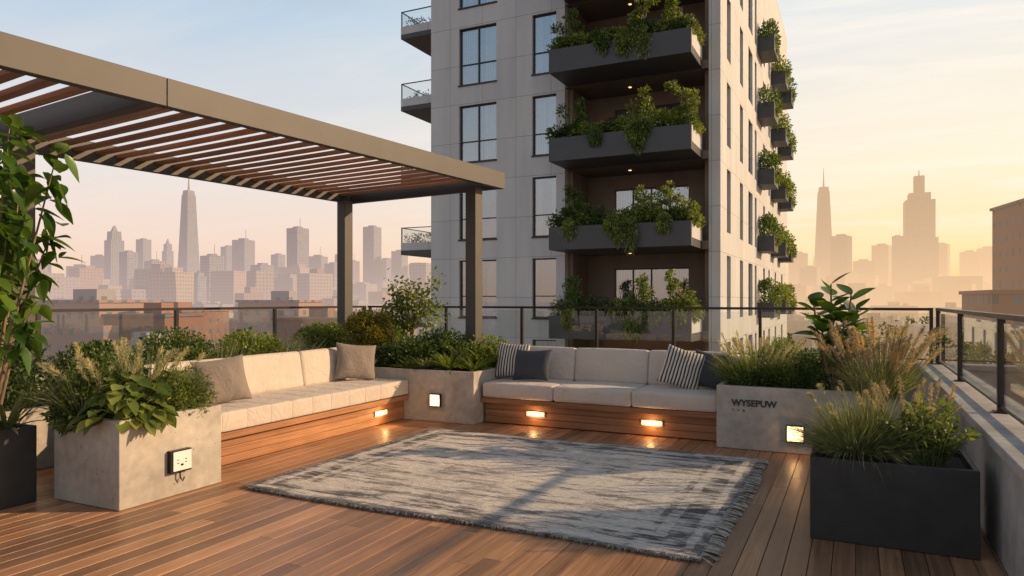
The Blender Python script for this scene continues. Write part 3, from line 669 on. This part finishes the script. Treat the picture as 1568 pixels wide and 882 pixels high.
# ---------------------------------------------------------------- city
ca,sa=math.cos(r(25.9)),math.sin(r(25.9))
def site(e_,n_): return (e_*ca-n_*sa, e_*sa+n_*ca)
GZ=-42.
WG=[(0,(.22,.21,.21)),(.2,(.30,.27,.25)),(.4,(.24,.13,.095)),(.6,(.28,.17,.12)),(.8,(.36,.32,.28)),(1,(.18,.19,.22))]
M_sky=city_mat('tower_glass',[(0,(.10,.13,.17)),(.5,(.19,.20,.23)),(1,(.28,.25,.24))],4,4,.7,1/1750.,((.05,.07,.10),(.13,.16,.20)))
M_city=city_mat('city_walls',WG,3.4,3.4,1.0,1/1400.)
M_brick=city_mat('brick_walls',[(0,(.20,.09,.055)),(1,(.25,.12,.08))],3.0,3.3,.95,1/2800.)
def skyline_tower(az_px,w_px,top_px,dist,style='box'):
    a=(az_px-784)/1084.; x,y=site(a*dist,dist); w=w_px*dist/1084/1.2; h=1.5+(460-top_px)*dist/1084; m=MB(); rot=random.uniform(-.3,.3)
    if style=='spire':
        m.taper(x,y,w*1.05,w*1.05,w*1.05,w*1.05,GZ,h*.28,0,rot); m.taper(x,y,w*1.0,w*1.0,w*.62,w*.62,h*.28,h*.96,0,rot); m.taper(x,y,w*.55,w*.55,w*.5,w*.5,h*.96,h,0,rot)
        m.taper(x,y,w*.10,w*.10,w*.02,w*.02,h,h*1.17,0,rot)
    elif style=='step':
        m.taper(x,y,w,w,w,w,GZ,h*.50,0,rot); m.taper(x,y,w*.85,w*.85,w*.85,w*.85,h*.50,h*.80,0,rot); m.taper(x-.0*w,y,w*.62,w*.62,w*.62,w*.62,h*.80,h*.86,0,rot); m.taper(x,y,w*.3,w*.3,w*.3,w*.3,h*.86,h,0,rot); m.taper(x,y,w*.04,w*.04,w*.02,w*.02,h,h*1.05,0,rot)
    elif style=='crown':
        m.taper(x,y,w,w,w,w,GZ,h*.82,0,rot); m.taper(x,y,w*.75,w*.75,w*.7,w*.7,h*.82,h*.94,0,rot); m.taper(x,y,w*.4,w*.4,w*.1,w*.1,h*.94,h*1.02,0,rot)
    else:
        m.taper(x,y,w,w,w,w,GZ,h,0,rot); m.taper(x,y,w*.5,w*.4,w*.5,w*.4,h,h+w*.12,0,rot)
        if random.random()<.4: m.taper(x+w*.2,y,w*.03,w*.03,w*.02,w*.02,h,h+w*.7,0,rot)
    m.obj('skyscraper',[M_sky])
for px_,w_,ty,dd,stl in [(122,30,408,1500,'box'),(152,20,392,1700,'box'),(175,24,348,1300,'crown'),(197,22,386,1100,'box'),(220,18,367,1700,'box'),(237,26,400,1200,'box'),(257,14,368,1900,'crown'),(289,27,292,1500,'spire'),(325,30,392,1050,'box'),(350,20,378,1900,'box'),(373,28,368,1600,'box'),(402,30,406,1100,'box'),(426,18,390,1700,'box'),(456,28,350,1150,'box'),(487,26,393,1700,'box'),(510,22,404,1300,'box'),(526,22,374,1800,'crown'),(570,24,348,1500,'box'),(592,26,398,1700,'box'),(612,22,385,1500,'box'),(640,26,405,1500,'box'),
  (60,30,400,1500,'box'),(20,30,385,1600,'box'),(-40,40,360,1500,'box'),(-110,40,390,1500,'box'),(90,20,425,1000,'box'),(305,18,415,1000,'crown'),(440,22,420,1000,'box'),(540,18,400,1400,'box'),
  (1222,26,388,1700,'box'),(1261,30,287,1700,'spire'),(1288,30,362,1300,'box'),(1322,28,400,1500,'box'),(1350,28,376,1700,'box'),(1374,18,362,1300,'box'),(1407,56,270,1300,'step'),(1442,22,374,1900,'box'),(1484,26,386,2200,'box'),(1512,26,380,2400,'box'),(1240,30,410,1200,'box'),(1600,50,330,1500,'box'),(1680,50,360,1500,'box')]:
    skyline_tower(px_,w_,ty,dd,stl)
m=MB()
def clear(x,y): return -34<x<14 and 10<y<78
for i in range(1000):
    dist=random.uniform(600,2400); a=random.uniform(-1.15,1.15); x,y=site(math.tan(a*.85)*dist,dist); w=random.uniform(14,40); h=random.triangular(-20,20+dist*.03,-2)
    m.taper(x,y,w,w*random.uniform(.6,1.3),w,w,GZ,h,0,random.uniform(-.4,.4))
    if random.random()<.5: m.taper(x+w*.1,y,w*.4,w*.4,w*.4,w*.4,h,h+random.uniform(2,6),0,0)
for i in range(1100):
    dist=130+700*random.random()**.8; a=random.uniform(-1.2,1.2); x,y=site(math.tan(a*.85)*dist,dist); w=random.uniform(9,24); h=random.triangular(-30,-1,-14)
    if clear(x,y): continue
    rt=random.choice([.0,.1,-.15,.25]); dp=w*random.uniform(.6,1.2)
    m.taper(x,y,w,dp,w,dp,GZ,h,0,rt); m.taper(x,y,w*.25,w*.3,w*.25,w*.3,h+.01,h+2.6,0,rt); m.taper(x+w*.3,y-dp*.2,w*.12,w*.12,w*.12,w*.12,h+.01,h+1.6,0,rt)
m.obj('city_blocks',[M_city])
def bldg(e_,n_,w,dp,top,rot,mat=M_brick):
    x,y=site(e_,n_); m=MB(); m.taper(x,y,w,dp,w,dp,GZ,top,0,rot); m.taper(x,y,w+.8,dp+.8,w+.8,dp+.8,top+.01,top+.6,0,rot); m.taper(x+1,y,w*.3,dp*.3,w*.3,dp*.3,top+.61,top+3,0,rot); m.obj('brick_building',[mat])
bldg(116.5,145,24,22,21.5,.2); bldg(85,112,20,18,2.5,.1); bldg(100,95,26,18,-3,.1)
bldg(-95,160,24,16,1,.1,M_city); bldg(-78,155,14,14,-2,.3); bldg(-110,230,30,18,-2,.0); bldg(-45,165,16,12,-3,.2); bldg(-62,190,18,12,1,.2,M_city)
f=Fol()
for i in range(190):
    dist=random.uniform(90,420); a=random.uniform(-.75,.75); x,y=site(math.tan(a)*dist,dist)
    if clear(x,y): continue
    hh=random.uniform(7,11); zt_=GZ+hh+ (random.uniform(8,24))
    f.blob((x,y,zt_),(hh*.5,hh*.5,hh*.55),260,1.3,.9,14,mat=0); f.tube([(x,y,GZ),(x,y,zt_)],[.5,.25],5,1)
kt=foliage('street_tree_leaf',(.05,.08,.03),(.09,.12,.05)); 
f.obj('street_trees',[kt,F_bark])
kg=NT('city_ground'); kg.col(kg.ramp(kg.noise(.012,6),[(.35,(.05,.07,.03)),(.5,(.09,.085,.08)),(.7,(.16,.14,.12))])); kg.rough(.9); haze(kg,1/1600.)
g_=MB(); g_.v=[(-14000,-14000,GZ),(14000,-14000,GZ),(14000,14000,GZ),(-14000,14000,GZ)]; g_.f=[(0,1,2,3)]; g_.m=[0]; g_.obj('ground',[kg])
# ---------------------------------------------------------------- sky
w=bpy.data.worlds.new('World'); scene.world=w; w.use_nodes=True; nt=w.node_tree
class WN(NT):
    def __init__(s): s.t=nt
W_=WN(); bg=nt.nodes['Background']; bg.inputs[1].default_value=.115
sk=W_.n('ShaderNodeTexSky',sky_type='NISHITA'); sk.sun_disc=False; sk.sun_elevation=SUN_EL; sk.sun_rotation=SUN_AZ; sk.dust_density=2.0
tc=W_.n('ShaderNodeTexCoord'); sp=W_.n('ShaderNodeSeparateXYZ'); W_.l(tc.outputs['Generated'],sp.inputs[0])
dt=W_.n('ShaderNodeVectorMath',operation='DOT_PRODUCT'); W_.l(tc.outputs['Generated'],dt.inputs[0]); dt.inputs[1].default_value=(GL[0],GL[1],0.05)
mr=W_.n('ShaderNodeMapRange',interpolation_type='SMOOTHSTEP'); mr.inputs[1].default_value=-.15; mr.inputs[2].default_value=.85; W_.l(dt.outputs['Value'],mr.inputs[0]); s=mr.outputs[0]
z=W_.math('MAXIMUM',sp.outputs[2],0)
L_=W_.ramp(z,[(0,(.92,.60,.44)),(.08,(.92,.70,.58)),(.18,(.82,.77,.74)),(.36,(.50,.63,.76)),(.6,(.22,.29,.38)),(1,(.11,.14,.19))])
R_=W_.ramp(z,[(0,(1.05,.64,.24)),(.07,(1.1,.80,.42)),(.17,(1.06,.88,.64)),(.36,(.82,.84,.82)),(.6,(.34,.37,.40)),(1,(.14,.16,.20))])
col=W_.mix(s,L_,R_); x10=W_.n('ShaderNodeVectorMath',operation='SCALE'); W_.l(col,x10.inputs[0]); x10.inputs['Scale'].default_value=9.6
mx=W_.mix(.88,sk.outputs[0],x10.outputs[0])
dv=W_.n('ShaderNodeVectorMath',operation='DIVIDE'); W_.l(tc.outputs['Generated'],dv.inputs[0]); cz_=W_.n('ShaderNodeCombineXYZ'); zz=W_.math('ADD',z,.12)
for i in range(3): W_.l(zz,cz_.inputs[i])
W_.l(cz_.outputs[0],dv.inputs[1]); mp=W_.n('ShaderNodeMapping'); mp.inputs['Rotation'].default_value=(0,0,r(35)); mp.inputs['Scale'].default_value=(.35,1.5,.3); W_.l(dv.outputs[0],mp.inputs[0])
cl=W_.noise(1.6,8,mp.outputs[0],.62,.8)
cm=W_.ramp(cl,[(.46,(0,0,0)),(.72,(1,1,1))])
cm=W_.mix(1,cm,W_.mix(s,(.12,.12,.12),(.8,.8,.8)),'MULTIPLY'); cm=W_.mix(1,cm,W_.ramp(z,[(.03,(0,0,0)),(.15,(1,1,1)),(.4,(1,1,1)),(.6,(.2,.2,.2))]),'MULTIPLY')
fin=W_.mix(cm,mx,(9.6,8.6,7.5))
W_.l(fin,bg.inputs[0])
sl=bpy.data.lights.new('sun','SUN'); sl.energy=5.0; sl.angle=r(.6); sl.color=(1,.68,.38); so=bpy.data.objects.new('sun',sl); scene.collection.objects.link(so)
dv_=Vector((math.sin(SUN_AZ)*math.cos(SUN_EL),math.cos(SUN_AZ)*math.cos(SUN_EL),math.sin(SUN_EL))); so.location=dv_*60; so.rotation_euler=dv_.to_track_quat('Z','Y').to_euler()
cam=bpy.data.cameras.new('camera'); co=bpy.data.objects.new('camera',cam); scene.collection.objects.link(co); scene.camera=co
co.location=(0,0,1.5); co.rotation_euler=(r(90),0,r(25.9)); cam.lens=24.89; cam.sensor_width=36; cam.shift_y=.0121; cam.clip_end=30000; cam.clip_start=.05
